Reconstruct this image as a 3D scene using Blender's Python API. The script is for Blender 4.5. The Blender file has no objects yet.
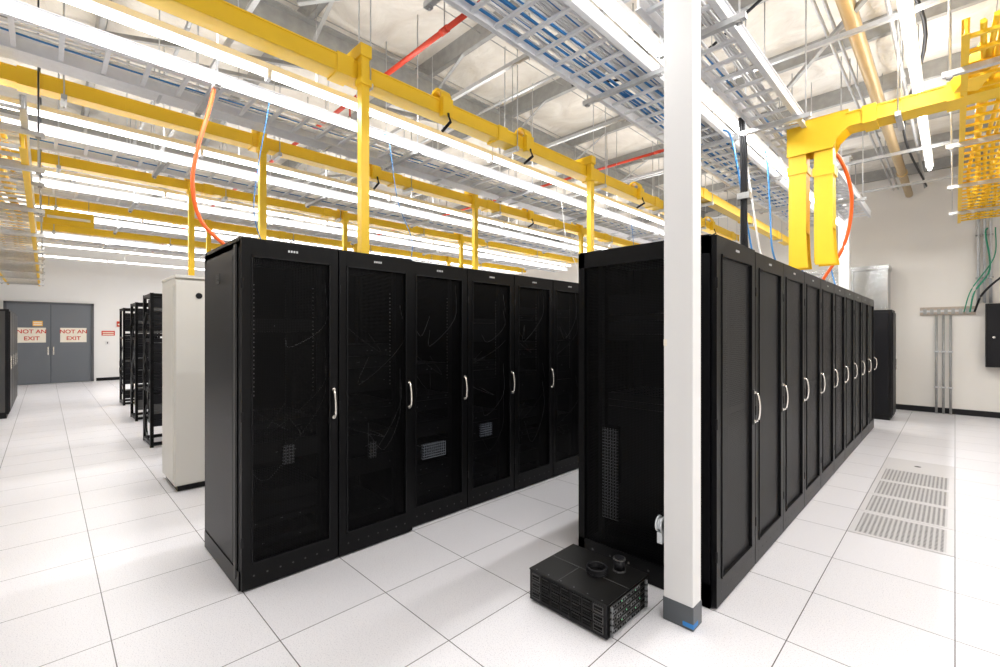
import bpy, bmesh, math, random
from mathutils import Vector, Matrix
random.seed(7)
scene = bpy.context.scene
scene.view_settings.view_transform = 'Standard'
CEIL = 4.9
RT = CEIL + 0.005   # top of hanger rods

# ------------------------------------------------------------ materials
def mat(name, col, rough=0.5, metal=0.0, bump=0.0, bscale=50.0, var=0.0, emit=0.0, spec=0.5):
    m = bpy.data.materials.new(name); m.use_nodes = True
    nt = m.node_tree; b = nt.nodes['Principled BSDF']
    b.inputs['Base Color'].default_value = (*col, 1)
    b.inputs['Roughness'].default_value = rough
    b.inputs['Metallic'].default_value = metal
    b.inputs['Specular IOR Level'].default_value = spec
    if emit > 0:
        b.inputs['Emission Color'].default_value = (*col, 1)
        b.inputs['Emission Strength'].default_value = emit
    if var > 0 or bump > 0:
        tc = nt.nodes.new('ShaderNodeTexCoord')
        nz = nt.nodes.new('ShaderNodeTexNoise'); nz.inputs['Scale'].default_value = bscale
        nz.inputs['Detail'].default_value = 3
        nt.links.new(tc.outputs['Object'], nz.inputs['Vector'])
    if var > 0:
        mx = nt.nodes.new('ShaderNodeMix'); mx.data_type = 'RGBA'
        mx.inputs['A'].default_value = (*[c*(1-var) for c in col], 1)
        mx.inputs['B'].default_value = (*[min(1, c*(1+var)) for c in col], 1)
        nt.links.new(nz.outputs['Fac'], mx.inputs['Factor'])
        nt.links.new(mx.outputs['Result'], b.inputs['Base Color'])
    if bump > 0:
        bp = nt.nodes.new('ShaderNodeBump'); bp.inputs['Strength'].default_value = bump
        bp.inputs['Distance'].default_value = 0.01
        nt.links.new(nz.outputs['Fac'], bp.inputs['Height'])
        nt.links.new(bp.outputs['Normal'], b.inputs['Normal'])
    return m

def perf_mat(name, col, pitch, rad, rough=0.5, hole=None, axes='xy_z', spec=0.5):
    """sheet metal with a grid of holes; hole=None -> see-through, else hole colour"""
    m = bpy.data.materials.new(name); m.use_nodes = True
    nt = m.node_tree; N = nt.nodes; L = nt.links
    b = N['Principled BSDF']; out = N['Material Output']
    b.inputs['Base Color'].default_value = (*col, 1); b.inputs['Roughness'].default_value = rough
    b.inputs['Specular IOR Level'].default_value = spec
    tc = N.new('ShaderNodeTexCoord'); sp = N.new('ShaderNodeSeparateXYZ')
    L.new(tc.outputs['Object'], sp.inputs[0])
    def math_(op, a, bb=None):
        n = N.new('ShaderNodeMath'); n.operation = op
        for i, v in enumerate([a, bb]):
            if v is None: continue
            if isinstance(v, (int, float)): n.inputs[i].default_value = v
            else: L.new(v, n.inputs[i])
        return n.outputs[0]
    if axes == 'xy_z':
        a = math_('ADD', sp.outputs[0], sp.outputs[1]); c = sp.outputs[2]
    else:
        a = sp.outputs[0]; c = sp.outputs[1]
    fa = math_('SUBTRACT', math_('FRACT', math_('DIVIDE', a, pitch)), 0.5)
    fc = math_('SUBTRACT', math_('FRACT', math_('DIVIDE', c, pitch)), 0.5)
    d = math_('ADD', math_('MULTIPLY', fa, fa), math_('MULTIPLY', fc, fc))
    hm = math_('LESS_THAN', d, rad*rad)
    if hole is None:
        tr = N.new('ShaderNodeBsdfTransparent'); mx = N.new('ShaderNodeMixShader')
        L.new(hm, mx.inputs[0]); L.new(b.outputs[0], mx.inputs[1]); L.new(tr.outputs[0], mx.inputs[2])
        L.new(mx.outputs[0], out.inputs[0])
    else:
        mx = N.new('ShaderNodeMix'); mx.data_type = 'RGBA'
        mx.inputs['A'].default_value = (*col, 1); mx.inputs['B'].default_value = (*hole, 1)
        L.new(hm, mx.inputs['Factor']); L.new(mx.outputs['Result'], b.inputs['Base Color'])
    return m

M = {}
M['black'] = mat('cabinet_black_paint', (0.0030, 0.0030, 0.0034), 0.34, bump=0.04, bscale=300, spec=0.16)
M['blackside'] = mat('cabinet_side_black', (0.0055, 0.0055, 0.0062), 0.40, bump=0.05, bscale=300, spec=0.20)
M['inner'] = mat('cabinet_interior', (0.002, 0.002, 0.0025), 0.8, spec=0.08)
M['mesh'] = perf_mat('perforated_black_steel', (0.0018, 0.0018, 0.0021), 0.010, 0.38, 0.42, spec=0.12)
M['meshgrey'] = perf_mat('perforated_door_steel', (0.013, 0.013, 0.0138), 0.012, 0.27, 0.45, spec=0.28)
M['equip'] = mat('equipment_dark_grey', (0.010, 0.010, 0.012), 0.45, var=0.3, spec=0.2)
M['equip2'] = perf_mat('equipment_light_grille', (0.70, 0.78, 0.90), 0.022, 0.36, 0.5, hole=(0.03, 0.04, 0.06))
M['equip3'] = perf_mat('equipment_dim_grille', (0.22, 0.23, 0.25), 0.022, 0.33, 0.5, hole=(0.01, 0.01, 0.01))
M['chrome'] = mat('handle_nickel', (0.82, 0.79, 0.73), 0.25, 0.8)
M['white'] = mat('painted_white_steel', (0.78, 0.775, 0.77), 0.4)
M['beige'] = mat('cabinet_beige', (0.66, 0.64, 0.59), 0.45)
M['shoe'] = mat('column_shoe_grey', (0.08, 0.09, 0.10), 0.4)
M['blue'] = mat('blue_cable', (0.03, 0.20, 0.50), 0.5)
M['bluetape'] = mat('blue_tape', (0.02, 0.2, 0.55), 0.5)
M['lcable'] = mat('white_cable', (0.80, 0.80, 0.80), 0.5)
M['green'] = mat('green_cable', (0.02, 0.28, 0.16), 0.5)
M['yellow'] = mat('raceway_yellow', (0.94, 0.60, 0.018), 0.42, var=0.05, bscale=6)
M['galv'] = mat('galvanised_steel', (0.58, 0.59, 0.60), 0.38, 0.45, var=0.18, bscale=25)
M['galvd'] = mat('galvanised_dull', (0.36, 0.36, 0.35), 0.5, 0.35, var=0.25, bscale=12)
M['tray'] = mat('tray_bright_zinc', (0.80, 0.81, 0.83), 0.35, 0.2, var=0.08, bscale=20)
M['red'] = mat('sprinkler_red', (0.60, 0.05, 0.02), 0.4)
M['tan'] = mat('pipe_tan', (0.50, 0.36, 0.18), 0.4, 0.3, var=0.15, bscale=5)
M['orange'] = mat('orange_conduit', (0.88, 0.13, 0.01), 0.45)
M['tube'] = mat('fluorescent_tube', (1.0, 0.985, 0.975), 0.4, emit=8.0)
M['silver'] = mat('silver_duct', (0.46, 0.47, 0.47), 0.25, 0.85, var=0.2, bscale=3)
M['doorgrey'] = mat('door_blue_grey', (0.15, 0.165, 0.185), 0.45)
M['framegrey'] = mat('door_frame_grey', (0.09, 0.095, 0.105), 0.5)
M['paper'] = mat('sign_paper', (0.88, 0.82, 0.70), 0.6)
M['paperorange'] = mat('sign_orange', (0.9, 0.5, 0.1), 0.6)
M['ink'] = mat('sign_red_ink', (0.6, 0.05, 0.02), 0.6)
M['led'] = mat('led_green', (0.1, 0.9, 0.3), 0.4, emit=0.5)
M['base'] = mat('baseboard_dark', (0.010, 0.010, 0.012), 0.45, spec=0.25)
M['chassis'] = mat('chassis_black', (0.006, 0.006, 0.007), 0.42, spec=0.25)
M['chassistop'] = mat('chassis_lid', (0.009, 0.0087, 0.0084), 0.35, var=0.3, bscale=9, spec=0.25)
M['slot'] = mat('slot_black', (0.002, 0.002, 0.002), 0.8, spec=0.1)
M['slotgrey'] = mat('slot_rim_grey', (0.06, 0.06, 0.06), 0.5)
M['port'] = mat('port_grey', (0.16, 0.165, 0.17), 0.4)
M['clear'] = mat('clear_plastic', (0.65, 0.68, 0.70), 0.2)
M['wood'] = mat('plywood_strip', (0.45, 0.38, 0.31), 0.6, var=0.3, bscale=30)
M['wallr'] = mat('wall_paint_warm', (0.79, 0.76, 0.71), 0.7, var=0.02, bscale=2)
M['walll'] = mat('wall_paint_cool', (0.85, 0.845, 0.83), 0.7, var=0.02, bscale=2)

def floor_mat():
    m = bpy.data.materials.new('raised_floor_tiles'); m.use_nodes = True
    nt = m.node_tree; N = nt.nodes; L = nt.links; b = N['Principled BSDF']
    tc = N.new('ShaderNodeTexCoord'); mp = N.new('ShaderNodeMapping')
    mp.inputs['Location'].default_value = (0, -0.85+0.61*20, 0)
    L.new(tc.outputs['Object'], mp.inputs[0])
    br = N.new('ShaderNodeTexBrick'); br.offset = 0; br.squash = 1
    br.inputs['Scale'].default_value = 1; br.inputs['Mortar Size'].default_value = 0.0025
    br.inputs['Mortar Smooth'].default_value = 0.0
    br.inputs['Brick Width'].default_value = 0.61; br.inputs['Row Height'].default_value = 0.61
    br.inputs['Color1'].default_value = (0.81, 0.80, 0.825, 1)
    br.inputs['Color2'].default_value = (0.775, 0.765, 0.79, 1)
    br.inputs['Mortar'].default_value = (0.10, 0.095, 0.095, 1)
    L.new(mp.outputs[0], br.inputs['Vector'])
    nz = N.new('ShaderNodeTexNoise'); nz.inputs['Scale'].default_value = 160; nz.inputs['Detail'].default_value = 2
    L.new(tc.outputs['Object'], nz.inputs['Vector'])
    cr = N.new('ShaderNodeValToRGB'); cr.color_ramp.elements[0].position = 0.33; cr.color_ramp.elements[1].position = 0.45
    cr.color_ramp.elements[0].color = (0.70, 0.70, 0.73, 1); cr.color_ramp.elements[1].color = (1, 1, 1, 1)
    L.new(nz.outputs['Fac'], cr.inputs[0])
    mx = N.new('ShaderNodeMix'); mx.data_type = 'RGBA'; mx.blend_type = 'MULTIPLY'; mx.inputs['Factor'].default_value = 0.8
    L.new(br.outputs['Color'], mx.inputs['A']); L.new(cr.outputs[0], mx.inputs['B'])
    L.new(mx.outputs['Result'], b.inputs['Base Color'])
    b.inputs['Roughness'].default_value = 0.30
    b.inputs['Specular IOR Level'].default_value = 0.45
    return m
M['floor'] = floor_mat()
M['perf'] = perf_mat('perforated_floor_tile', (0.56, 0.55, 0.55), 0.031, 0.30, 0.45, hole=(0.07, 0.07, 0.07), axes='x_y')
M['plaintile'] = mat('grey_access_tile', (0.66, 0.645, 0.65), 0.4, var=0.05, bscale=40)

def ceil_mat():
    m = bpy.data.materials.new('ceiling_insulation_vinyl'); m.use_nodes = True
    nt = m.node_tree; N = nt.nodes; L = nt.links; b = N['Principled BSDF']
    b.inputs['Roughness'].default_value = 0.5
    tc = N.new('ShaderNodeTexCoord')
    nz = N.new('ShaderNodeTexNoise'); nz.inputs['Scale'].default_value = 2.2; nz.inputs['Detail'].default_value = 5
    nz.inputs['Distortion'].default_value = 1.2
    L.new(tc.outputs['Object'], nz.inputs['Vector'])
    cr = N.new('ShaderNodeValToRGB')
    cr.color_ramp.elements[0].position = 0.3; cr.color_ramp.elements[1].position = 0.7
    cr.color_ramp.elements[0].color = (0.62, 0.57, 0.50, 1); cr.color_ramp.elements[1].color = (0.80, 0.765, 0.70, 1)
    L.new(nz.outputs['Fac'], cr.inputs[0]); L.new(cr.outputs[0], b.inputs['Base Color'])
    vo = N.new('ShaderNodeTexVoronoi'); vo.feature = 'DISTANCE_TO_EDGE'; vo.inputs['Scale'].default_value = 1.6
    mp = N.new('ShaderNodeMapping'); mp.inputs['Scale'].default_value = (0.6, 2.2, 1)
    L.new(nz.outputs['Color'], mp.inputs['Location']); L.new(tc.outputs['Object'], mp.inputs[0]); L.new(mp.outputs[0], vo.inputs['Vector'])
    bp = N.new('ShaderNodeBump'); bp.inputs['Strength'].default_value = 0.5; bp.inputs['Distance'].default_value = 0.06
    L.new(vo.outputs['Distance'], bp.inputs['Height']); L.new(bp.outputs['Normal'], b.inputs['Normal'])
    return m
M['ceil'] = ceil_mat()

# ------------------------------------------------------------ mesh builder
class MB:
    def __init__(s): s.v = []; s.f = []; s.m = []; s.sm = []; s.mats = []
    def mi(s, k):
        if k not in s.mats: s.mats.append(k)
        return s.mats.index(k)
    def box(s, x0, x1, y0, y1, z0, z1, k):
        x0, x1 = min(x0, x1), max(x0, x1); y0, y1 = min(y0, y1), max(y0, y1); z0, z1 = min(z0, z1), max(z0, z1)
        n = len(s.v); i = s.mi(k)
        s.v += [(x0,y0,z0),(x1,y0,z0),(x1,y1,z0),(x0,y1,z0),(x0,y0,z1),(x1,y0,z1),(x1,y1,z1),(x0,y1,z1)]
        for q in [(0,3,2,1),(4,5,6,7),(0,1,5,4),(1,2,6,5),(2,3,7,6),(3,0,4,7)]:
            s.f.append(tuple(n+a for a in q)); s.m.append(i); s.sm.append(False)
    def obox(s, p, q, w, h, k):
        p = Vector(p); q = Vector(q); d = (q-p).normalized()
        up = Vector((0,0,1)) if abs(d.z) < 0.95 else Vector((1,0,0))
        a = d.cross(up).normalized(); b = a.cross(d).normalized()
        n = len(s.v); i = s.mi(k)
        for e in (p, q):
            for sa, sb in ((-1,-1),(1,-1),(1,1),(-1,1)):
                s.v.append(tuple(e + a*sa*w/2 + b*sb*h/2))
        for f in [(0,3,2,1),(4,5,6,7),(0,1,5,4),(1,2,6,5),(2,3,7,6),(3,0,4,7)]:
            s.f.append(tuple(n+a_ for a_ in f)); s.m.append(i); s.sm.append(False)
    def tube(s, pts, r, k, seg=6, cap=True):
        pts = [Vector(p) for p in pts]; n0 = len(s.v); i = s.mi(k); N = len(pts)
        for j, p in enumerate(pts):
            d = (pts[min(j+1, N-1)] - pts[max(j-1, 0)]).normalized()
            up = Vector((0,0,1)) if abs(d.z) < 0.9 else Vector((1,0,0))
            a = d.cross(up).normalized(); b = a.cross(d).normalized()
            for t in range(seg):
                an = 2*math.pi*t/seg
                s.v.append(tuple(p + a*math.cos(an)*r + b*math.sin(an)*r))
        for j in range(N-1):
            for t in range(seg):
                t2 = (t+1) % seg
                s.f.append((n0+j*seg+t, n0+j*seg+t2, n0+(j+1)*seg+t2, n0+(j+1)*seg+t)); s.m.append(i); s.sm.append(True)
        if cap:
            s.f.append(tuple(n0+t for t in range(seg))[::-1]); s.m.append(i); s.sm.append(False)
            s.f.append(tuple(n0+(N-1)*seg+t for t in range(seg))); s.m.append(i); s.sm.append(False)
    def ngon_prism(s, pts2, x0, x1, k, plane='yz'):
        n = len(s.v); i = s.mi(k); c = len(pts2)
        for x in (x0, x1):
            for (a, b) in pts2:
                s.v.append({'yz': (x, a, b), 'xz': (a, x, b), 'xy': (a, b, x)}[plane])
        s.f.append(tuple(n+j for j in range(c))[::-1]); s.m.append(i); s.sm.append(False)
        s.f.append(tuple(n+c+j for j in range(c))); s.m.append(i); s.sm.append(False)
        for j in range(c):
            j2 = (j+1) % c
            s.f.append((n+j, n+j2, n+c+j2, n+c+j)); s.m.append(i); s.sm.append(False)
    def mesh(s, name):
        me = bpy.data.meshes.new(name); me.from_pydata(s.v, [], s.f)
        for k in s.mats: me.materials.append(M[k])
        me.polygons.foreach_set('material_index', s.m)
        me.polygons.foreach_set('use_smooth', s.sm)
        me.update()
        bm = bmesh.new(); bm.from_mesh(me); bmesh.ops.recalc_face_normals(bm, faces=bm.faces); bm.to_mesh(me); bm.free()
        return me
    def obj(s, name, loc=(0,0,0), bevel=0):
        return place(s.mesh(name), name, loc, bevel)

def place(me, name, loc=(0,0,0), bevel=0, sz=1.0):
    o = bpy.data.objects.new(name, me); scene.collection.objects.link(o); o.location = loc
    o.scale[2] = sz
    if bevel:
        b = o.modifiers.new('bevel', 'BEVEL'); b.width = bevel; b.segments = 2; b.limit_method = 'ANGLE'
    return o

def smooth_path(ctrl, n=24):
    P = [Vector(c) for c in ctrl]; P = [P[0]*2-P[1]] + P + [P[-1]*2-P[-2]]; out = []
    segs = len(P)-3; per = max(2, n//segs)
    for i in range(segs):
        a, b, c, d = P[i:i+4]
        for t in range(per):
            u = t/per
            out.append(0.5*((2*b)+(-a+c)*u+(2*a-5*b+4*c-d)*u*u+(-a+3*b-3*c+d)*u**3))
    out.append(P[-2]); return out

# ------------------------------------------------------------ room
XW, XE, YN, YS = -20.1, 4.5, 12.5, -4.0
b = MB(); b.box(XW, XE, YS, YN, -0.1, 0, 'floor'); b.obj('floor')
b = MB(); b.box(XW-0.15, XW, YS-0.15, YN+0.15, -0.1, CEIL+0.25, 'walll'); b.obj('wall_west')
b = MB(); b.box(XE, XE+0.15, YS-0.15, YN+0.15, -0.1, CEIL+0.25, 'wallr'); b.obj('wall_east')
b = MB(); b.box(XW, XE, YN, YN+0.15, -0.1, CEIL+0.25, 'wallr'); b.obj('wall_north')
b = MB(); b.box(XW, XE, YS-0.15, YS, -0.1, CEIL+0.25, 'walll'); b.obj('wall_south')
b = MB(); b.box(XW, XE, YN-0.015, YN, 0, 0.11, 'base'); b.obj('baseboard_north')
b = MB(); b.box(XW, XW+0.015, 1.2, YN-0.02, 0, 0.10, 'base'); b.box(XW, XW+0.015, YS, -0.93, 0, 0.10, 'base'); b.obj('baseboard_west')
PITCH = 1.5
b = MB(); i = b.mi('ceil')
ny = int((YN-YS)/0.125)+1; nx = 40
for a in range(ny+1):
    yy = YS + a*(YN-YS)/ny
    ph = ((yy-0.4)/PITCH) % 1.0
    for c in range(nx+1):
        xx = XW + c*(XE-XW)/nx
        sag = 0.09*math.sin(math.pi*ph) + 0.02*math.sin(xx*3.1+int((yy-0.4)/PITCH)*2) * math.sin(math.pi*ph)
        b.v.append((xx, yy, CEIL+0.12-sag))
for a in range(ny):
    for c in range(nx):
        q = a*(nx+1)+c
        b.f.append((q, q+nx+1, q+nx+2, q+1)); b.m.append(i); b.sm.append(True)
b.box(XW, XE, YS, YN, CEIL+0.16, CEIL+0.25, 'ceil')
b.obj('ceiling')
b = MB()
yy = 0.4 - 2*PITCH
while yy < YN:
    b.box(XW, XE, yy-0.004, yy+0.004, CEIL-0.10, CEIL+0.11, 'galvd')
    b.box(XW, XE, yy, yy+0.06, CEIL-0.10, CEIL-0.092, 'galvd')
    b.box(XW, XE, yy+0.054, yy+0.06, CEIL-0.10, CEIL-0.07, 'galvd')
    yy += PITCH
for gx in (-15.5, -9.6, -4.75, 1.9):
    b.box(gx-0.09, gx+0.09, YS, YN, CEIL-0.44, CEIL-0.425, 'galvd')
    b.box(gx-0.006, gx+0.006, YS, YN, CEIL-0.43, CEIL-0.1, 'galvd')
    b.box(gx-0.09, gx+0.09, YS, YN, CEIL-0.115, CEIL-0.10, 'galvd')
    yy = 0.4 - PITCH
    while yy < YN:
        b.obox((gx+0.03, yy+0.03, CEIL-0.42), (gx+0.75, yy+0.03, CEIL-0.08), 0.04, 0.006, 'galvd')
        b.obox((gx-0.03, yy+0.03, CEIL-0.42), (gx-0.75, yy+0.03, CEIL-0.08), 0.04, 0.006, 'galvd')
        yy += PITCH
for sx in range(-19, 4, 1):
    b.obox((sx+0.3, YS, CEIL-0.02), (sx+0.3, YN, CEIL-0.02), 0.008, 0.008, 'galvd')
b.obj('roof_framing')
b = MB()
for (p, q) in [((-6.6,0.9,CEIL-0.09),(-4.3,4.2,4.2)), ((-2.6,2.0,4.28),(-0.2,5.6,CEIL-0.1)), ((-8.4,3.0,4.3),(-5.6,6.6,CEIL-0.1)),
               ((-0.2,4.2,4.25),(-1.9,7.4,CEIL-0.1)), ((-6.2,-1,4.3),(-4.9,3.5,CEIL-0.1)), ((-11.5,2,4.3),(-9,5,CEIL-0.1)),
               ((-3.9,1.5,4.35),(-1.4,3.9,CEIL-0.1)), ((-3.4,6.5,4.25),(-1.0,8.9,CEIL-0.1))]:
    b.obox(p, q, 0.041, 0.041, 'galvd')
for yy in (1.2, 3.3, 5.1, 7.2, 9.0, 11.0):
    b.box(-19, 2.5, yy-0.02, yy+0.02, 4.24, 4.28, 'galv')
    xx = -18.4
    while xx < 2.5:
        b.tube([(xx, yy, 4.2), (xx, yy, RT)], 0.006, 'galv', 5); xx += 1.55
b.obj('overhead_strut_grid')

b = MB()
def pipe(b, p, q, r, k):
    b.tube([p, q], r, k, 12)
    p = Vector(p); q = Vector(q); L = (q-p).length; d = (q-p)/L; t = 1.2
    while t < L:
        c = p+d*t; b.tube([c-d*0.05, c+d*0.05], r*1.25, k, 12)
        b.tube([c, (c.x, c.y, RT)], 0.006, 'galvd', 5)
        t += 3.1
pipe(b, (XW+0.05, 2.62, 4.38), (2.8, 2.62, 4.38), 0.026, 'red')
pipe(b, (XW+0.05, 6.9, 4.46), (-2.8, 6.9, 4.46), 0.022, 'red')
for xx in (-14, -10.5, -7, -5.2, -2.2, 0.4):
    b.tube([(xx, 2.62, 4.38), (xx, 2.62, 4.2)], 0.012, 'red', 6); b.tube([(xx, 2.62, 4.2), (xx, 2.62, 4.17)], 0.025, 'chrome', 8)
b.obj('sprinkler_pipe')
b = MB(); pipe(b, (-0.66, 0.2, 4.4), (-0.66, 12.45, 4.4), 0.062, 'tan'); b.obj('roof_drain_pipe')
b = MB()
for (x_, z_, r_) in ((-0.42, 4.5, 0.02), (-0.90, 4.55, 0.016), (-0.83, 4.55, 0.016), (0.75, 4.45, 0.03), (-2.7, 4.5, 0.02), (-6.9, 4.5, 0.02)):
    pipe(b, (x_, -0.5, z_), (x_, 12.45, z_), r_, 'galv')
for (y_, z_) in ((4.2, 4.58), (8.2, 4.58), (1.0, 4.6)):
    pipe(b, (-19, y_, z_), (3, y_, z_), 0.018, 'galv')
b.obj('electrical_conduit')
b = MB(); b.tube(smooth_path([(-0.3, 1.6, 4.45), (-0.36, 4.0, 4.38), (-0.2, 6.0, 4.45), (-0.5, 8.4, 4.36), (-0.4, 12.4, 4.5)], 30), 0.016, 'base', 6)
b.tube(smooth_path([(-3.2, 4.4, 4.5), (-2.0, 4.7, 4.36), (-0.8, 4.3, 4.5), (0.8, 4.6, 4.4)], 30), 0.014, 'base', 6); b.obj('overhead_coax_cable')

# ------------------------------------------------------------ lights
def area(name, x, y0, y1, z, w, power, up, parent):
    ld = bpy.data.lights.new(name, 'AREA'); ld.shape = 'RECTANGLE'; ld.size = w; ld.size_y = y1-y0
    ld.energy = power*(y1-y0); ld.color = (1.0, 0.99, 0.985)
    lo = bpy.data.objects.new(name, ld); scene.collection.objects.link(lo)
    lo.location = (x, (y0+y1)/2, z)
    if up: lo.rotation_euler = (math.pi, 0, 0)
    lo.parent = parent
    return lo
def strip(x, y0, y1, z, name='fluorescent_strip_light', down=13.0, up=6.5, r=0.03):
    b = MB()
    b.box(x-0.045, x+0.045, y0, y1, z+0.03, z+0.075, 'white')
    b.tube([(x, y0+0.03, z), (x, y1-0.03, z)], r, 'tube', 8)
    yy = y0
    while yy < y1+0.01:
        e = min(yy, y1-0.03)
        b.box(x-0.04, x+0.04, e, e+0.03, z-0.035, z+0.03, 'white')
        b.tube([(x, e+0.4 if e+0.4 < y1 else e, z+0.07), (x, e+0.4 if e+0.4 < y1 else e, RT)], 0.004, 'galvd', 5)
        yy += 2.44
    o = b.obj(name)
    area('lamp_down', x, y0, y1, z-0.034, 0.05, down, False, o)
    area('ceiling_fill_up', x, y0, y1, z+0.085, 0.08, up, True, o)  # added fill light above the housing, brightens the ceiling; not part of the fixture
    return o
strip(-0.27, 1.2, 9.5, 4.06, r=0.026)
strip(-1.62, 1.6, 11.0, 3.72, r=0.026)
for kx in range(7):  # the last, westernmost strip is an extra one added to brighten the far wall
    strip(-3.86-2.2*kx, -1.2, 11.3, 3.62, r=0.018)
strip(1.9, -2.5, 9.5, 4.0, down=17, up=8)

# ------------------------------------------------------------ ladder trays
def ladder_y(x0, x1, y0, y1, z, cab=None, rail='tray', rodstep=1.83, name='cable_ladder_tray', rung='tray'):
    b = MB()
    for x in (x0, x1):
        b.box(x-0.008, x+0.008, y0, y1, z, z+0.10, rail)
        b.box(x-0.02, x+0.02, y0, y1, z+0.096, z+0.102, rail)
        b.box(x-0.02, x+0.02, y0, y1, z-0.004, z+0.002, rail)
    y = y0+0.1
    while y < y1:
        b.box(x0, x1, y-0.014, y+0.014, z+0.012, z+0.035, rung); y += 0.23
    y = y0+0.5
    while y < y1:
        b.box(x0-0.12, x1+0.12, y-0.021, y+0.021, z-0.045, z-0.005, 'galv')
        for x in (x0-0.08, x1+0.08):
            b.tube([(x, y, z-0.07), (x, y, RT)], 0.007, 'galv', 5)
            b.box(x-0.018, x+0.018, y-0.018, y+0.018, z-0.06, z-0.045, 'galvd')
        y += rodstep
    if cab:
        for (col, num, r) in cab:
            for c in range(num):
                xx = random.uniform(x0+0.04, x1-0.04); zz = z+0.042+random.random()*0.05
                pts = []; yy = y0; o = random.random()*6
                while yy < y1:
                    pts.append((max(x0+0.02, min(x1-0.02, xx+0.025*math.sin(yy*1.3+o))), yy, zz+0.006*math.sin(yy*2.7+o))); yy += 0.35
                b.tube(pts, r, col, 5)
    return b.obj(name)
for kx in range(5):
    ox = -2.2*kx
    ladder_y(-4.52+ox, -4.06+ox, -1.4, 11.4, 3.50, cab=[('blue', 2, 0.007), ('lcable', 8, 0.008)])
for kx in range(5):
    ox = -2.2*kx
    b = MB(); x0 = -4.98+ox
    for x in (x0, x0+0.22): b.box(x-0.004, x+0.004, -1.2, 11.4, 3.62, 3.72, 'tray')
    b.box(x0, x0+0.22, -1.2, 11.4, 3.615, 3.622, 'tray')
    yy = -0.8
    while yy < 11.4:
        b.box(x0-0.01, x0+0.23, yy-0.01, yy+0.01, 3.60, 3.73, 'galv')
        b.tube([(x0+0.11, yy, 3.72), (x0+0.11, yy, RT)], 0.006, 'galv', 5); yy += 1.5
    b.obj('wireway_channel')
ladder_y(-2.38, -1.82, 1.3, 11.2, 3.78, cab=[('blue', 16, 0.011), ('lcable', 26, 0.011)])
ladder_y(-1.40, -1.05, 2.62, 10.2, 3.60, cab=[('lcable', 9, 0.010), ('blue', 1, 0.008)])
ladder_y(0.05, 0.62, 4.2, 11.3, 3.50, cab=[('yellow', 10, 0.018)], rail='yellow', rung='yellow')
def ladder_x(y0, y1, x0, x1, z, **kw):
    ob = ladder_y(y0, y1, -x1, -x0, z, **kw); ob.rotation_euler[2] = math.pi/2
    return ob
ladder_x(-0.75, -0.12, -19.3, -5.0, 3.28, cab=[('yellow', 6, 0.02), ('lcable', 10, 0.01)], rail='galv')
ladder_x(-0.75, -0.12, -19.3, -5.0, 2.98, cab=[('yellow', 5, 0.02)], rail='yellow', rung='galv')

# ------------------------------------------------------------ yellow fibre raceways
def raceway(x, y0, y1, z, drops, saddles, w=0.13, h=0.12, name='fiber_raceway', pw=0.07):
    b = MB()
    b.box(x-w/2, x+w/2, y0, y1, z, z+0.006, 'yellow')
    for s in (-1, 1):
        b.box(x+s*w/2-0.004, x+s*w/2+0.004, y0, y1, z, z+h, 'yellow')
        b.box(x+s*w/2-0.012, x+s*w/2+0.012, y0, y1, z+h-0.012, z+h, 'yellow')
    b.box(x-w/2, x+w/2, y0, y1, z+h, z+h+0.006, 'yellow')
    y = y0+0.9
    while y < y1:
        b.box(x-w/2-0.014, x+w/2+0.014, y-0.07, y+0.07, z-0.012, z+h+0.014, 'yellow')
        b.box(x-w/2-0.03, x+w/2+0.03, y+0.20, y+0.24, z-0.045, z-0.004, 'galv')
        for s in (-1, 1): b.tube([(x+s*(w/2+0.02), y+0.22, z-0.06), (x+s*(w/2+0.02), y+0.22, RT)], 0.006, 'galv', 5)
        y += 1.83
    for y in drops:
        b.box(x+w/2+0.01, x+w/2+0.01+pw, y-pw/2, y+pw/2, 2.175, z+h+0.12, 'yellow')
        b.box(x-w/2-0.02, x+w/2+pw+0.025, y-0.05, y+0.05, z+h+0.02, z+h+0.12, 'yellow')
        b.box(x+w/2-0.0, x+w/2+pw+0.025, y-0.05, y+0.05, z-0.07, z-0.02, 'yellow')
    for y in saddles:
        pts = []
        for t in range(9):
            a = math.pi*t/8
            pts.append((x+0.02+0.10*math.cos(a), z+h+0.01+0.12*math.sin(a)))
        inn = [(x+0.02+0.08*math.cos(math.pi*t/8), z+h+0.01+0.095*math.sin(math.pi*t/8)) for t in range(8, -1, -1)]
        b.ngon_prism(pts+inn, y-0.06, y+0.06, 'yellow', 'xz')
        b.box(x+w/2+0.008, x+w/2+0.065, y-0.06, y+0.06, z-0.03, z+h+0.01, 'yellow')
        b.tube([(x+w/2+0.06, y, z+0.0), (x+w/2+0.10, y, z-0.09), (x+0.05, y, z-0.14)], 0.016, 'base', 6)
    return b.obj(name)
raceway(-3.60, -1.0, 11.3, 3.69, [1.87, 5.2], [2.75, 3.95, 6.6, 8.0, 9.6], w=0.16, h=0.14)
raceway(-5.70, -1.0, 11.3, 3.70, [1.75, 5.0, 8.0], [3.2, 6.4], w=0.15, h=0.13)
raceway(-7.95, -1.0, 11.3, 3.66, [1.5, 3.85, 6.6], [], w=0.14)
raceway(-10.15, -1.0, 11.3, 3.60, [2.2, 5.2, 8.0], [], w=0.14)
raceway(-12.3, -1.0, 11.3, 3.55, [3.2, 6.4], [], w=0.14)
raceway(-2.52, 5.6, 11.2, 3.45, [], [], w=0.12)

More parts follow.
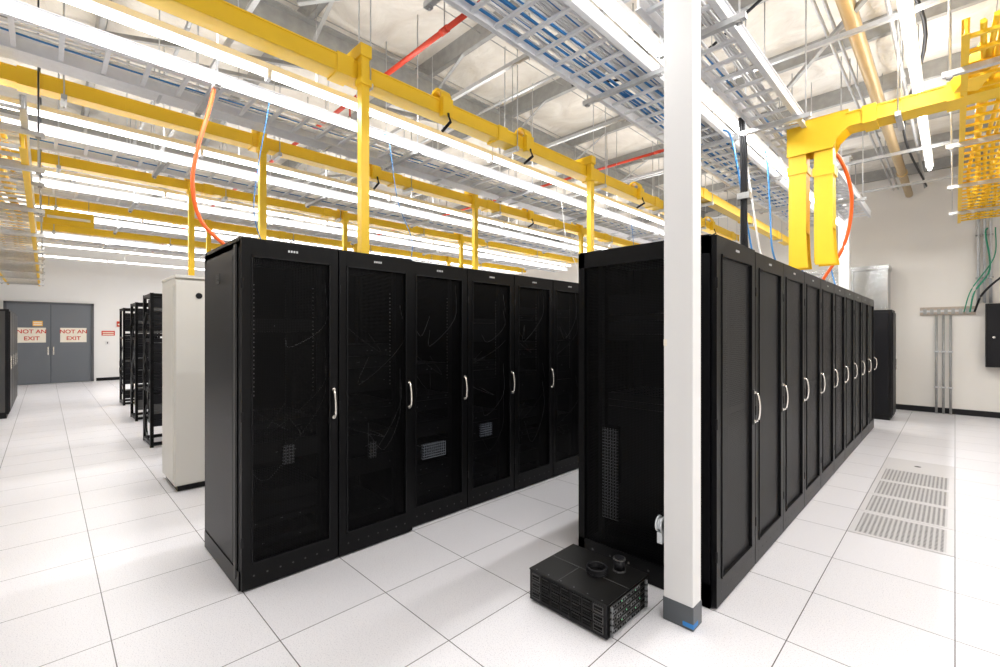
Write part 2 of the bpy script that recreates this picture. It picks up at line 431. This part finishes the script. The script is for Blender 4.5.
b = MB()
Y0 = 5.4; z = 3.50
b.box(-0.72, 2.2, Y0-0.11, Y0+0.11, z, z+0.008, 'yellow')
for s in (-1, 1):
    b.box(-0.72, 2.2, Y0+s*0.11-0.005, Y0+s*0.11+0.005, z, z+0.13, 'yellow')
    b.box(-0.72, 2.2, Y0+s*0.11-0.014, Y0+s*0.11+0.014, z+0.118, z+0.13, 'yellow')
for xx in (-0.55, 0.0, 0.9):
    b.box(xx-0.05, xx+0.05, Y0-0.13, Y0+0.13, z-0.014, z+0.145, 'yellow')
for xx in (-0.35, 0.7, 1.6):
    b.box(xx-0.02, xx+0.02, Y0-0.2, Y0+0.2, z-0.05, z-0.012, 'galv')
    for s in (-1, 1): b.tube([(xx, Y0+s*0.17, z-0.07), (xx, Y0+s*0.17, RT)], 0.006, 'galv', 5)
def spout(b, xc, w, ztop, zbot, flare):
    prof = [(xc-w/2, ztop), (xc+w/2, ztop), (xc+w/2, zbot+0.35), (xc+w/2+flare*0.4, zbot+0.12), (xc+w/2+flare, zbot),
            (xc-w/2+0.01, zbot), (xc-w/2, zbot+0.3)]
    b.ngon_prism(prof, Y0-0.085, Y0-0.075, 'yellow', 'xz')
    b.ngon_prism(prof, Y0+0.075, Y0+0.085, 'yellow', 'xz')
    b.box(xc-w/2, xc-w/2+0.006, Y0-0.08, Y0+0.08, zbot+0.02, ztop, 'yellow')
    b.box(xc+w/2-0.006, xc+w/2, Y0-0.08, Y0+0.08, zbot+0.35, ztop, 'yellow')
    b.box(xc-w/2-0.012, xc+w/2+0.012, Y0-0.095, Y0+0.095, ztop-0.5, ztop-0.42, 'yellow')
spout(b, -1.115, 0.15, 3.66, 2.22, 0.02)
spout(b, -0.90, 0.15, 3.60, 2.24, 0.03)
for (ya, yb) in ((Y0-0.11, Y0-0.10), (Y0+0.10, Y0+0.11)):
    b.ngon_prism([(-1.2, 3.66), (-0.70, 3.66), (-0.70, 3.50), (-0.74, 3.47), (-0.79, 3.42), (-0.82, 3.34), (-1.2, 3.34)], ya, yb, 'yellow', 'xz')
b.box(-1.2, -0.70, Y0-0.11, Y0+0.11, 3.655, 3.665, 'yellow')
b.obox((0.05, Y0-0.2, 3.55), (0.45, Y0-0.9, 3.85), 0.16, 0.12, 'yellow')
b.obj('fiber_downspout_raceway')

# ------------------------------------------------------------ server cabinets
H = 2.13
def cabinet_mesh(name, W, D, seed, endleft=False, style=0, light=None):
    R = random.Random(seed); b = MB(); g = 0.003; z0 = 0.006
    y0, y1 = g, W-g; xf = -0.03
    for yy in (y0, y1-0.04):
        for xx in (-D, xf-0.05): b.box(xx, xx+0.05, yy, yy+0.04, z0, H-0.02, 'black')
    b.box(-D, xf, y0, y1, z0, 0.10, 'black')
    b.box(-D, xf, y0, y1, H-0.06, H, 'black')
    b.box(-D+0.06, xf-0.06, y0+0.05, y1-0.05, H, H+0.012, 'blackside')
    b.box(-D, -D+0.012, y0, y1, z0, H, 'inner')
    for xx in (-D+0.06, xf-0.08):
        for yy in (y0+0.06, y1-0.06): b.tube([(xx, yy, 0), (xx, yy, z0+0.01)], 0.022, 'galvd', 8)
    if endleft:
        if style == 0:
            b.box(-D+0.02, xf-0.02, y0, y0+0.008, z0, H-0.02, 'blackside')
            b.box(-D+0.05, xf-0.12, y0-0.006, y0+0.004, 0.14, H-0.10, 'blackside')
            b.box(xf-0.085, xf-0.055, y0-0.012, y0+0.004, 0.06, H-0.04, 'slotgrey')
            b.box(-D+0.02, xf, y0-0.006, y0+0.006, z0, 0.12, 'black')
            for t in range(6):
                b.box(-D+0.34, -D+0.44, y0-0.010, y0-0.004, H-0.25+0.012*t, H-0.245+0.012*t, 'slotgrey')
        else:
            b.box(-D+0.045, xf-0.045, y0+0.004, y0+0.006, 0.10, H-0.06, 'mesh')
            b.box(-D, xf, y0-0.012, y0+0.010, H-0.11, H-0.005, 'black')
            b.box(-D, xf, y0-0.012, y0+0.010, z0, 0.14, 'black')
            b.box(-D, -D+0.05, y0-0.012, y0+0.010, z0, H-0.01, 'black')
            b.box(xf-0.06, xf, y0-0.012, y0+0.010, z0, H-0.01, 'black')
            for t in range(6): b.tube([(-D+0.12+t*(D-0.25)/5, y0-0.016, 0.085), (-D+0.12+t*(D-0.25)/5, y0-0.010, 0.085)], 0.007, 'slotgrey', 8)
            b.box(-D+0.30, -D+0.62, y0+0.05, y0+0.055, 0.50, 1.05, 'equip')
            b.box(-D+0.16, -D+0.28, y0+0.045, y0+0.05, 0.30, 0.92, 'equip3')
    else:
        b.box(-D+0.02, xf-0.02, y0, y0+0.006, z0, H-0.02, 'inner')
    b.box(-D+0.02, xf-0.02, y1-0.006, y1, z0, H-0.02, 'inner' if style == 0 else 'blackside')
    for xx in (xf-0.14, -D+0.12):
        for yy in (y0+0.06, y1-0.085):
            b.box(xx, xx+0.03, yy, yy+0.025, 0.1, H-0.08, 'equip')
    z = 0.18
    while z < H-0.35:
        h = R.choice([1, 1, 2, 2, 3, 4])*0.0445
        if R.random() < 0.6:
            b.box(-D+0.18, xf-0.13, y0+0.085, y1-0.085, z, z+h-0.003, 'equip')
            b.box(xf-0.14, xf-0.115, y0+0.06, y1-0.06, z, z+h-0.003, R.choice(['equip', 'chassis', 'equip']))
            for t in range(R.randint(0, 3)):
                yy = R.uniform(y0+0.12, y1-0.12); b.box(xf-0.115, xf-0.112, yy, yy+0.012, z+h*0.4, z+h*0.4+0.008, 'port')
        z += h
    for t in range(26):
        zz = 1.15+t*0.028
        for yy in (y0+0.11, y1-0.12): b.box(xf-0.110, xf-0.108, yy, yy+0.008, zz, zz+0.010, 'galvd')
    if light:
        zl, hl, wl, km = light
        b.box(xf-0.07, xf-0.04, (y0+y1)/2-wl/2, (y0+y1)/2+wl/2, zl, zl+hl, km)
    for t in range(5):
        yy = R.choice([y0+0.05, y1-0.05]); zz = R.uniform(0.6, 1.8)
        p = [(xf-0.07, yy, zz+0.3), (xf-0.06, yy+R.uniform(-.02,.02), zz), (xf-0.075, (y0+y1)/2+R.uniform(-.15,.15), zz-0.15-R.random()*0.2), (xf-0.11, (y0+y1)/2, zz-0.1)]
        b.tube(smooth_path(p, 15), 0.003, R.choice(['port', 'slotgrey']), 5)
    xa, xb = xf+0.003, xf+0.033
    fw = 0.055 if style == 0 else 0.075
    dk = 'black'; zb0 = 0.012
    b.box(xa, xb, y0+0.002, y0+fw, zb0, H-0.008, dk)
    b.box(xa, xb, y1-fw, y1-0.002, zb0, H-0.008, dk)
    b.box(xa, xb, y0+fw, y1-fw, H-0.11, H-0.008, dk)
    b.box(xa, xb, y0+fw, y1-fw, zb0, 0.155, dk)
    for (ya, yb, za, zb) in ((y0+fw, y0+fw+0.010, 0.155, H-0.11), (y1-fw-0.010, y1-fw, 0.155, H-0.11),
                             (y0+fw, y1-fw, 0.155, 0.165), (y0+fw, y1-fw, H-0.12, H-0.11)):
        b.box(xb-0.012, xb+0.006, ya, yb, za, zb, 'blackside')
    b.box(xb-0.016, xb-0.014, y0+fw, y1-fw, 0.155, H-0.11, 'mesh' if style == 0 else 'meshgrey')
    if style == 1:
        b.box(xb-0.026, xb-0.018, y0+fw, y1-fw, 1.08, 1.11, dk)
    nr = 7
    for t in range(nr):
        yy = y0+0.07+t*(y1-y0-0.14)/(nr-1)
        b.tube([(xb-0.002, yy, 0.085), (xb+0.0015, yy, 0.085)], 0.006, 'slotgrey', 8)
    # badge made of small letter-like marks
    for t in range(4):
        yb_ = (y0+y1)/2-0.032+t*0.017
        b.box(xb, xb+0.002, yb_, yb_+0.011, H-0.067, H-0.053, 'galv')
    for zz in (0.3, 1.05, 1.85): b.tube([(xb-0.004, y0+0.007, zz-0.03), (xb-0.004, y0+0.007, zz+0.03)], 0.008, 'blackside', 8)
    hy = y1-0.035
    b.box(xb-0.002, xb+0.004, hy-0.016, hy+0.016, 0.96, 1.19, 'black')
    hp = smooth_path([(xb+0.006, hy, 1.17), (xb+0.028, hy-0.003, 1.155), (xb+0.038, hy, 1.075), (xb+0.028, hy+0.003, 0.995), (xb+0.006, hy, 0.98)], 20)
    b.tube(hp, 0.0075, 'chrome', 8)
    b.tube([(xb+0.002, hy, 0.98), (xb+0.014, hy, 0.98)], 0.012, 'chrome', 10)
    b.tube([(xb+0.002, hy, 1.17), (xb+0.014, hy, 1.17)], 0.011, 'chrome', 10)
    return b.mesh(name)

XL, XR = -3.04, -0.955
P = 0.614; YL = 0.832; SL = 1.014
me_end = cabinet_mesh('server_cabinet_a', P, 0.88, 1, endleft=True, style=0, light=(0.70, 0.12, 0.07, 'equip3'))
me_a = cabinet_mesh('server_cabinet_b', P, 0.88, 2, style=0, light=(0.62, 0.12, 0.06, 'equip3'))
me_c = [cabinet_mesh('server_cabinet_c%d' % s, P, 0.83, 3+s, style=0, light=lt) for s, lt in enumerate([(0.50, 0.12, 0.24, 'equip2'), (0.58, 0.12, 0.14, 'equip2'), None, None])]
place(me_end, 'server_cabinet', (XL, YL, 0), 0.002, SL)
place(me_a, 'server_cabinet', (XL, YL+P, 0), 0.002, SL)
for k in range(2, 12):
    place(me_c[(k-2) % 4], 'server_cabinet', (XL-0.05, YL+P*k, 0), 0.002, SL)
PR = 0.706
mr0 = cabinet_mesh('server_cabinet_r0', PR, 0.93, 21, endleft=True, style=1)
mr = [cabinet_mesh('server_cabinet_r%d' % s, PR, 0.93, 30+s, style=1) for s in range(3)]
place(mr0, 'server_cabinet', (XR, 2.68, 0), 0.002, 1.004)
for k in range(1, 10):
    place(mr[k % 3], 'server_cabinet', (XR, 2.68+PR*k, 0), 0.002)
def beige_mesh():
    b = MB(); W, D = 0.62, 0.70
    b.box(-D, -0.03, 0.003, W-0.003, 0.06, H-0.01, 'beige')
    b.box(-D+0.03, -0.06, 0.03, W-0.03, 0.0, 0.06, 'base')
    b.box(-0.028, 0, 0.008, W-0.008, 0.08, H-0.03, 'beige')
    b.box(-D+0.04, -0.07, -0.004, 0.004, 0.12, H-0.08, 'beige')
    b.box(-D-0.01, 0.004, -0.003, W+0.0, H-0.01, H+0.02, 'beige')
    b.box(0, 0.012, W-0.07, W-0.045, 0.95, 1.15, 'chrome')
    b.tube([(0.0, 0.2, H-0.18), (0.006, 0.2, H-0.18)], 0.03, 'base', 14)
    return b.mesh('beige_equipment_cabinet')
place(beige_mesh(), 'beige_equipment_cabinet', (-5.40, 0.90, 0), 0.006)
for k in range(1, 9): place(me_c[k % 4], 'server_cabinet', (-5.44, 0.93+0.615*k, 0), 0.002)
def open_rack(seed):
    R = random.Random(seed); b = MB(); W, D = 0.60, 0.66
    for xx in (-D, -0.05):
        for yy in (0.0, W-0.04): b.box(xx, xx+0.05, yy, yy+0.04, 0.0, H, 'black')
    for zz in (0.02, 0.75, 1.45, H-0.05):
        for yy in (0.005, W-0.035): b.box(-D+0.05, -0.05, yy, yy+0.03, zz, zz+0.045, 'black')
    for zz in (0.02, H-0.05):
        for xx in (-D+0.005, -0.045): b.box(xx, xx+0.04, 0.04, W-0.04, zz, zz+0.045, 'black')
    z = 0.15
    while z < H-0.2:
        h = R.choice([1, 1, 2, 3])*0.0445
        if R.random() < 0.75: b.box(-0.50 if R.random() < .6 else -0.3, -0.012, 0.042, W-0.042, z, z+h-0.004, R.choice(['equip', 'chassis', 'slotgrey', 'equip']))
        z += h
    for t in range(14):
        xx = R.uniform(-D+0.06, -0.1); zz = R.uniform(0.5, 1.9)
        b.tube(smooth_path([(xx, 0.02, zz), (xx+R.uniform(-.08,.08), -0.005, zz-0.25), (xx+R.uniform(-.1,.1), 0.02, zz-0.5)], 12), 0.006, R.choice(['base', 'base', 'slotgrey', 'port']), 5)
    return b.mesh('open_frame_rack')
orm = [open_rack(50+i) for i in range(3)]
for r, (x, y) in enumerate([(-7.8, 1.02), (-10.35, 1.14), (-12.8, 1.20)]):
    for k in range(8 if r else 9): place(orm[(k+r) % 3], 'open_frame_rack', (x, y+0.615*k, 0))
b = MB()
for t in range(4):
    xa = -12.35-0.8*t
    b.box(xa-0.79, xa, -1.35, -0.47, 0.08, 2.02, 'equip'); b.box(xa-0.76, xa-0.03, -1.32, -0.5, 0, 0.08, 'base')
    b.box(xa-0.76, xa-0.03, -0.47, -0.455, 0.12, 1.98, 'chassis')
    b.box(xa-0.10, xa-0.08, -0.455, -0.44, 0.9, 1.15, 'chrome')
b.box(-12.35, -12.335, -1.3, -0.52, 0.12, 1.98, 'slotgrey')
for t in range(12): b.box(-12.335, -12.328, -1.2, -0.62, 1.5+0.03*t, 1.512+0.03*t, 'slotgrey')
b.obj('air_handler_cabinet', bevel=0.006)

# ------------------------------------------------------------ column(s)
def column(x0, x1, y0, y1, name='steel_column'):
    b = MB()
    b.box(x0, x1, y0, y1, 0.02, CEIL-0.1, 'white')
    b.box(x0-0.004, x1+0.004, y0-0.004, y1+0.004, 0.0, 0.125, 'shoe')
    b.box(x1-0.055, x1+0.0055, y0-0.0055, y0+0.06, 0.012, 0.04, 'bluetape')
    b.box(x0-0.03, x1+0.03, y0-0.03, y1+0.03, CEIL-0.11, CEIL-0.1, 'white')
    b.box(x0-0.0015, x0+0.02, y0-0.0015, y0+0.02, 1.50, 1.54, 'paper')
    return b.obj(name, bevel=0.008)
column(-1.135, -0.975, 2.41, 2.52)
column(-1.52, -1.36, 10.35, 10.5)
b = MB()
b.tube([(-1.1355, 2.45, 0.52), (-1.15, 2.45, 0.52)], 0.01, 'chrome', 8)
for (r, xx) in ((0.045, -1.150), (0.036, -1.158), (0.045, -1.178)): b.tube([(xx-0.006, 2.45, 0.50), (xx, 2.45, 0.50)], r, 'clear', 20)
b.tube([(-1.184, 2.45, 0.50), (-1.15, 2.45, 0.50)], 0.032, 'clear', 20)
b.box(-1.178, -1.150, 2.42, 2.48, 0.40, 0.46, 'clear')
b.obj('tape_roll')

# ------------------------------------------------------------ chassis on floor
b = MB()
cx0, cx1, cy0, cy1, ch = -1.77, -1.25, 2.02, 2.45, 0.19
b.box(cx0, cx1, cy0, cy1, 0.012, ch-0.004, 'chassis')
b.box(cx0-0.003, cx1+0.003, cy0-0.003, cy1+0.003, ch-0.006, ch, 'chassistop')
for xx in (cx0+0.05, cx1-0.05):
    for yy in (cy0+0.05, cy1-0.05): b.tube([(xx, yy, 0), (xx, yy, 0.014)], 0.015, 'base', 8)
b.box(cx0, cx1+0.004, cy0+0.21, cy0+0.214, ch, ch+0.002, 'slotgrey')
b.box(cx0+0.2, cx0+0.204, cy0, cy0+0.21, ch, ch+0.002, 'slotgrey')
for t in range(6): b.tube([(cx0+0.04+t*0.088, cy0+0.015, ch), (cx0+0.04+t*0.088, cy0+0.015, ch+0.0015)], 0.004, 'port', 8)
for r in range(3):
    for c in range(7):
        xa = cx0+0.020+c*0.070; za = 0.030+r*0.050
        b.box(xa, xa+0.060, cy0-0.006, cy0, za, za+0.040, 'slotgrey' if c in (0, 6) else 'chassistop')
        b.box(xa+0.005, xa+0.055, cy0-0.0075, cy0-0.005, za+0.020, za+0.034, 'slot')
        b.box(xa+0.005, xa+0.055, cy0-0.0075, cy0-0.005, za+0.007, za+0.014, 'slot')
        b.box(xa+0.008, xa+0.050, cy0-0.0085, cy0-0.007, za+0.0345, za+0.0365, 'slotgrey')
for r in range(5):
    za = 0.020+r*0.0325
    b.box(cx1, cx1+0.008, cy0+0.012, cy1-0.012, za, za+0.029, 'chassistop')
    for c in range(6):
        ya = cy0+0.035+c*0.048
        b.box(cx1+0.008, cx1+0.0105, ya, ya+0.040, za+0.005, za+0.024, 'port' if (r+c) % 3 == 0 else 'slotgrey')
        b.box(cx1+0.0105, cx1+0.0112, ya+0.004, ya+0.017, za+0.008, za+0.020, 'slot')
        b.box(cx1+0.0105, cx1+0.0112, ya+0.022, ya+0.035, za+0.008, za+0.020, 'slot')
        b.box(cx1+0.0085, cx1+0.0115, ya+0.0415, ya+0.0445, za+0.012, za+0.015, 'led' if (r*c) % 3 == 1 else 'port')
    for ya in (cy0+0.016, cy1-0.05):
        b.box(cx1+0.008, cx1+0.020, ya, ya+0.012, za+0.004, za+0.024, 'port')
    b.box(cx1+0.008, cx1+0.010, cy1-0.10, cy1-0.055, za+0.006, za+0.022, 'slot')
b.obj('network_switch_chassis', bevel=0.001)
b = MB()
pts = [(-1.46+0.055*math.cos(a), 2.25+0.055*math.sin(a)) for a in [2*math.pi*t/28 for t in range(28)]]
for zz in (0.196, 0.206, 0.216, 0.224):
    b.tube([(p[0], p[1], ch+zz-0.19+0.001) for p in pts+[pts[0]]], 0.0065, 'base', 8, cap=False)
b.obj('cable_coil')
b = MB()
cx, cy = -1.38, 2.36
b.tube([(cx, cy, ch), (cx, cy, ch+0.012)], 0.036, 'slotgrey', 24); b.tube([(cx, cy, ch+0.012), (cx, cy, ch+0.068)], 0.033, 'base', 24)
b.tube([(cx, cy, ch+0.068), (cx, cy, ch+0.076)], 0.036, 'slotgrey', 24); b.tube([(cx, cy, ch+0.076), (cx, cy, ch+0.082)], 0.028, 'base', 24)
b.obj('black_canister')

for k in range(4):
    b = MB(); b.box(0.004, 0.606, 0.004, 0.606, 0, 0.003, 'plaintile'); b.box(0.045, 0.565, 0.045, 0.565, 0.003, 0.0036, 'perf')
    b.obj('perforated_floor_tile', (-0.61, 4.51+0.61*k, 0.0005))
b = MB(); b.box(0.004, 0.606, 0.004, 0.606, 0, 0.003, 'plaintile'); b.tube([(0.3, 0.3, 0.003), (0.3, 0.3, 0.0045)], 0.03, 'slotgrey', 16)
b.obj('access_floor_tile', (-0.61, 4.51+0.61*4, 0.0005))

# ------------------------------------------------------------ double door on west wall
b = MB(); dx = XW+0.001; dy0, dy1, dh = -0.88, 1.14, 2.55
b.box(dx, dx+0.06, dy0, dy0+0.07, 0, dh, 'framegrey'); b.box(dx, dx+0.06, dy1-0.07, dy1, 0, dh, 'framegrey')
b.box(dx, dx+0.06, dy0, dy1, dh-0.07, dh, 'framegrey')
mid = (dy0+dy1)/2
b.box(dx, dx+0.035, dy0+0.07, mid-0.004, 0.01, dh-0.07, 'doorgrey'); b.box(dx, dx+0.035, mid+0.004, dy1-0.07, 0.01, dh-0.07, 'doorgrey')
b.box(dx, dx+0.02, mid-0.004, mid+0.004, 0.01, dh-0.07, 'slot')
for s in (-1, 1):
    b.box(dx+0.035, dx+0.06, mid+s*0.06-0.015, mid+s*0.06+0.015, 0.9, 1.15, 'chrome')
b.obj('door_1', bevel=0.003)
def sign(name, x, y, z, w, h, lines):
    b = MB(); b.box(0, 0.006, -w/2, w/2, -h/2, h/2, 'paper')
    o = b.obj(name, (x, y, z))
    for i, t in enumerate(lines):
        cu = bpy.data.curves.new(name+'_text', 'FONT'); cu.body = t; cu.size = h*0.36; cu.align_x = 'CENTER'; cu.align_y = 'CENTER'
        cu.extrude = 0.001; cu.offset = 0.003
        to = bpy.data.objects.new('lettering_%d' % (i+1), cu); scene.collection.objects.link(to); cu.materials.append(M['ink'])
        to.parent = o; to.location = (0.009, 0, h*0.23*(1 if i == 0 else -1)); to.rotation_euler = (math.pi/2, 0, math.pi/2)
    return o
sign('exit_notice_sign', XW+0.037, mid-0.42, 1.52, 0.62, 0.46, ['NOT AN', 'EXIT'])
sign('exit_notice_sign', XW+0.037, mid+0.52, 1.52, 0.62, 0.46, ['NOT AN', 'EXIT'])
b = MB(); b.box(0, 0.004, -0.2, 0.02, 0, 0.16, 'paperorange'); b.box(0.004, 0.005, -0.18, 0.0, 0.03, 0.06, 'paper'); b.box(0.004, 0.005, -0.18, 0.0, 0.09, 0.12, 'paper')
b.obj('warning_label', (XW+0.037, mid-0.2, 1.80))
b = MB(); b.box(0, 0.06, -0.06, 0.06, 0, 0.18, 'red'); b.box(0.06, 0.075, -0.04, 0.04, 0.05, 0.10, 'paper'); b.obj('fire_alarm_switch', (XW+0.0005, 1.78, 1.80))
b = MB(); b.box(0, 0.01, -0.17, 0.17, 0, 0.16, 'red'); b.box(0.01, 0.012, -0.14, 0.14, 0.03, 0.06, 'paper'); b.box(0.01, 0.012, -0.14, 0.14, 0.09, 0.12, 'paper'); b.obj('fire_sign', (XW+0.0005, 1.5, 1.50))
b = MB(); b.box(0, 0.04, -0.05, 0.05, 0, 0.12, 'white'); b.box(0.04, 0.05, -0.012, 0.012, 0.03, 0.09, 'base'); b.obj('light_switch', (XW+0.0005, 1.48, 1.2))
b = MB(); b.box(0, 0.01, -0.28, 0.28, 0, 0.22, 'yellow'); b.box(0.01, 0.012, -0.24, 0.24, 0.09, 0.13, 'paper')
for s in (-1, 1): b.tube([(0.005, s*0.22, 0.22), (0.005, s*0.22, RT-3.2)], 0.004, 'galvd', 5)
b.obj('hanging_aisle_sign', (-9.5, 0.26, 3.2))

# ------------------------------------------------------------ north-wall objects
b = MB()
b.box(-2.4, -0.95, 11.95, 12.45, 0.05, 2.9, 'silver'); b.box(-2.36, -0.99, 11.98, 12.42, 0, 0.05, 'base')
b.box(-2.42, -0.93, 11.93, 12.46, 2.86, 2.95, 'silver')
for xx in (-1.95, -1.5): b.box(xx, xx+0.012, 11.94, 11.95, 0.1, 2.85, 'galvd')
b.obj('silver_air_duct_cabinet', bevel=0.006)
b = MB()
b.box(-1.55, -0.80, 10.75, 11.35, 0.05, 2.0, 'chassis'); b.box(-1.52, -0.83, 10.78, 11.3, 0, 0.05, 'base')
b.box(-0.80, -0.785, 10.78, 11.32, 0.1, 1.95, 'equip'); b.box(-1.5, -0.85, 10.735, 10.75, 0.1, 1.95, 'equip'); b.box(-0.785, -0.765, 11.22, 11.25, 0.9, 1.1, 'chrome')
b.obj('power_distribution_unit', bevel=0.006)
b = MB()
b.box(-0.5, 0.28, 12.46, 12.499, 1.93, 2.09, 'wood'); b.box(-0.5, 0.28, 12.44, 12.46, 1.99, 2.03, 'galv')
for t in range(7): b.box(-0.45+t*0.10, -0.40+t*0.10, 12.42, 12.44, 1.95, 2.05, 'galvd')
b.obj('conduit_backboard')
b = MB()
for xx in (-0.26, -0.16, -0.06):
    b.tube([(xx, 12.43, 0.0), (xx, 12.43, 1.93)], 0.02, 'galvd', 10)
    for zz in (0.5, 1.2): b.box(xx-0.035, xx+0.035, 12.41, 12.498, zz, zz+0.03, 'galv')
b.obj('vertical_conduit')
b = MB()
for xx in (0.31, 0.39, 0.47):
    b.tube([(xx, 12.43, 2.14), (xx, 12.43, 4.8)], 0.022, 'galv', 10)
    for zz in (2.6, 3.4): b.box(xx-0.035, xx+0.035, 12.41, 12.498, zz, zz+0.03, 'galvd')
b.obj('vertical_conduit')
b = MB()
b.tube(smooth_path([(0.20, 12.40, 1.98), (0.26, 12.3, 2.35), (0.45, 12.2, 2.75), (0.40, 12.3, 3.4), (0.42, 12.2, 3.5)], 24), 0.014, 'green', 6)
b.tube(smooth_path([(0.26, 12.40, 1.98), (0.36, 12.3, 2.3), (0.60, 12.25, 2.6), (0.95, 12.3, 2.9)], 24), 0.018, 'base', 6)
b.tube(smooth_path([(0.12, 12.40, 1.98), (0.22, 12.28, 2.4), (0.5, 12.2, 2.95), (0.52, 12.2, 3.5)], 24), 0.010, 'green', 6)
b.obj('ground_cable')
b = MB(); b.box(0.40, 1.25, 12.25, 12.499, 0.95, 2.12, 'chassis'); b.box(0.44, 1.21, 12.235, 12.25, 1.0, 2.07, 'equip')
b.tube([(0.5, 12.22, 1.5), (0.5, 12.235, 1.5)], 0.02, 'chrome', 10)
b.obj('breaker_panel')

# ------------------------------------------------------------ loose cables
b = MB()
b.tube(smooth_path([(-4.04, 0.93, 3.49), (-4.03, 0.88, 3.25), (-3.95, 0.80, 2.95), (-3.88, 0.75, 2.65), (-3.82, 0.79, 2.38), (-3.68, 0.92, 2.185)], 36), 0.014, 'orange', 8); b.obj('orange_flex_conduit')
b = MB()
b.tube(smooth_path([(-1.05, 5.9, 3.62), (-0.9, 6.2, 3.50), (-0.82, 6.4, 3.1), (-0.9, 6.5, 2.6), (-1.15, 6.6, 2.16)], 36), 0.018, 'orange', 8); b.obj('orange_flex_conduit')
b = MB()
for (xx, yy, k, dy) in ((-1.85, 5.3, 'blue', 0.15), (-1.80, 5.5, 'lcable', 0.1), (-1.7, 6.0, 'blue', -0.12), (-1.75, 7.2, 'blue', 0.1), (-1.6, 8.3, 'blue', 0.2)):
    b.tube(smooth_path([(xx, yy, 3.84), (xx+0.12, yy+0.02, 3.7), (xx+0.2, yy+dy, 3.0), (xx+0.25, yy+dy*1.8, 2.5), (xx+0.35, yy+dy, 2.15)], 30), 0.010, k, 6)
b.obj('hanging_patch_cable')
b = MB()
for (xx, yy, k, dy) in ((-4.1, 2.4, 'blue', 0.1), (-4.15, 1.3, 'blue', -0.08), (-4.1, 5.2, 'lcable', 0.1), (-4.1, 7.2, 'blue', 0.1)):
    b.tube(smooth_path([(xx, yy, 3.56), (xx+0.11, yy+0.02, 3.5), (xx+0.15, yy+dy, 2.9), (xx+0.28, yy+dy*1.8, 2.5), (xx+0.35, yy+dy, 2.18)], 30), 0.004, k, 6)
b.obj('hanging_patch_cable')
b = MB()
for t in range(3): b.tube(smooth_path([(-1.55+t*0.02, 5.0, 3.76), (-1.5+t*0.02, 4.9, 3.3), (-1.5+t*0.02, 4.9, 2.6), (-1.5+t*0.03, 4.92, 2.15)], 16), 0.014, 'base', 6)
b.box(-1.53, -1.42, 4.86, 4.94, 2.9, 2.96, 'galvd')
b.obj('black_cable_bundle')

# ------------------------------------------------------------ world + camera
w = bpy.data.worlds.new('world'); scene.world = w; w.use_nodes = True
w.node_tree.nodes['Background'].inputs[0].default_value = (1, 1, 1, 1); w.node_tree.nodes['Background'].inputs[1].default_value = 0.3
cd = bpy.data.cameras.new('camera'); cam = bpy.data.objects.new('camera', cd); scene.collection.objects.link(cam)
cam.location = (0, 0, 1.57); cam.rotation_euler = (math.pi/2, 0, math.radians(45))
cd.sensor_width = 36; cd.lens = 455*36/1000; cd.clip_start = 0.05; cd.clip_end = 200
scene.camera = cam
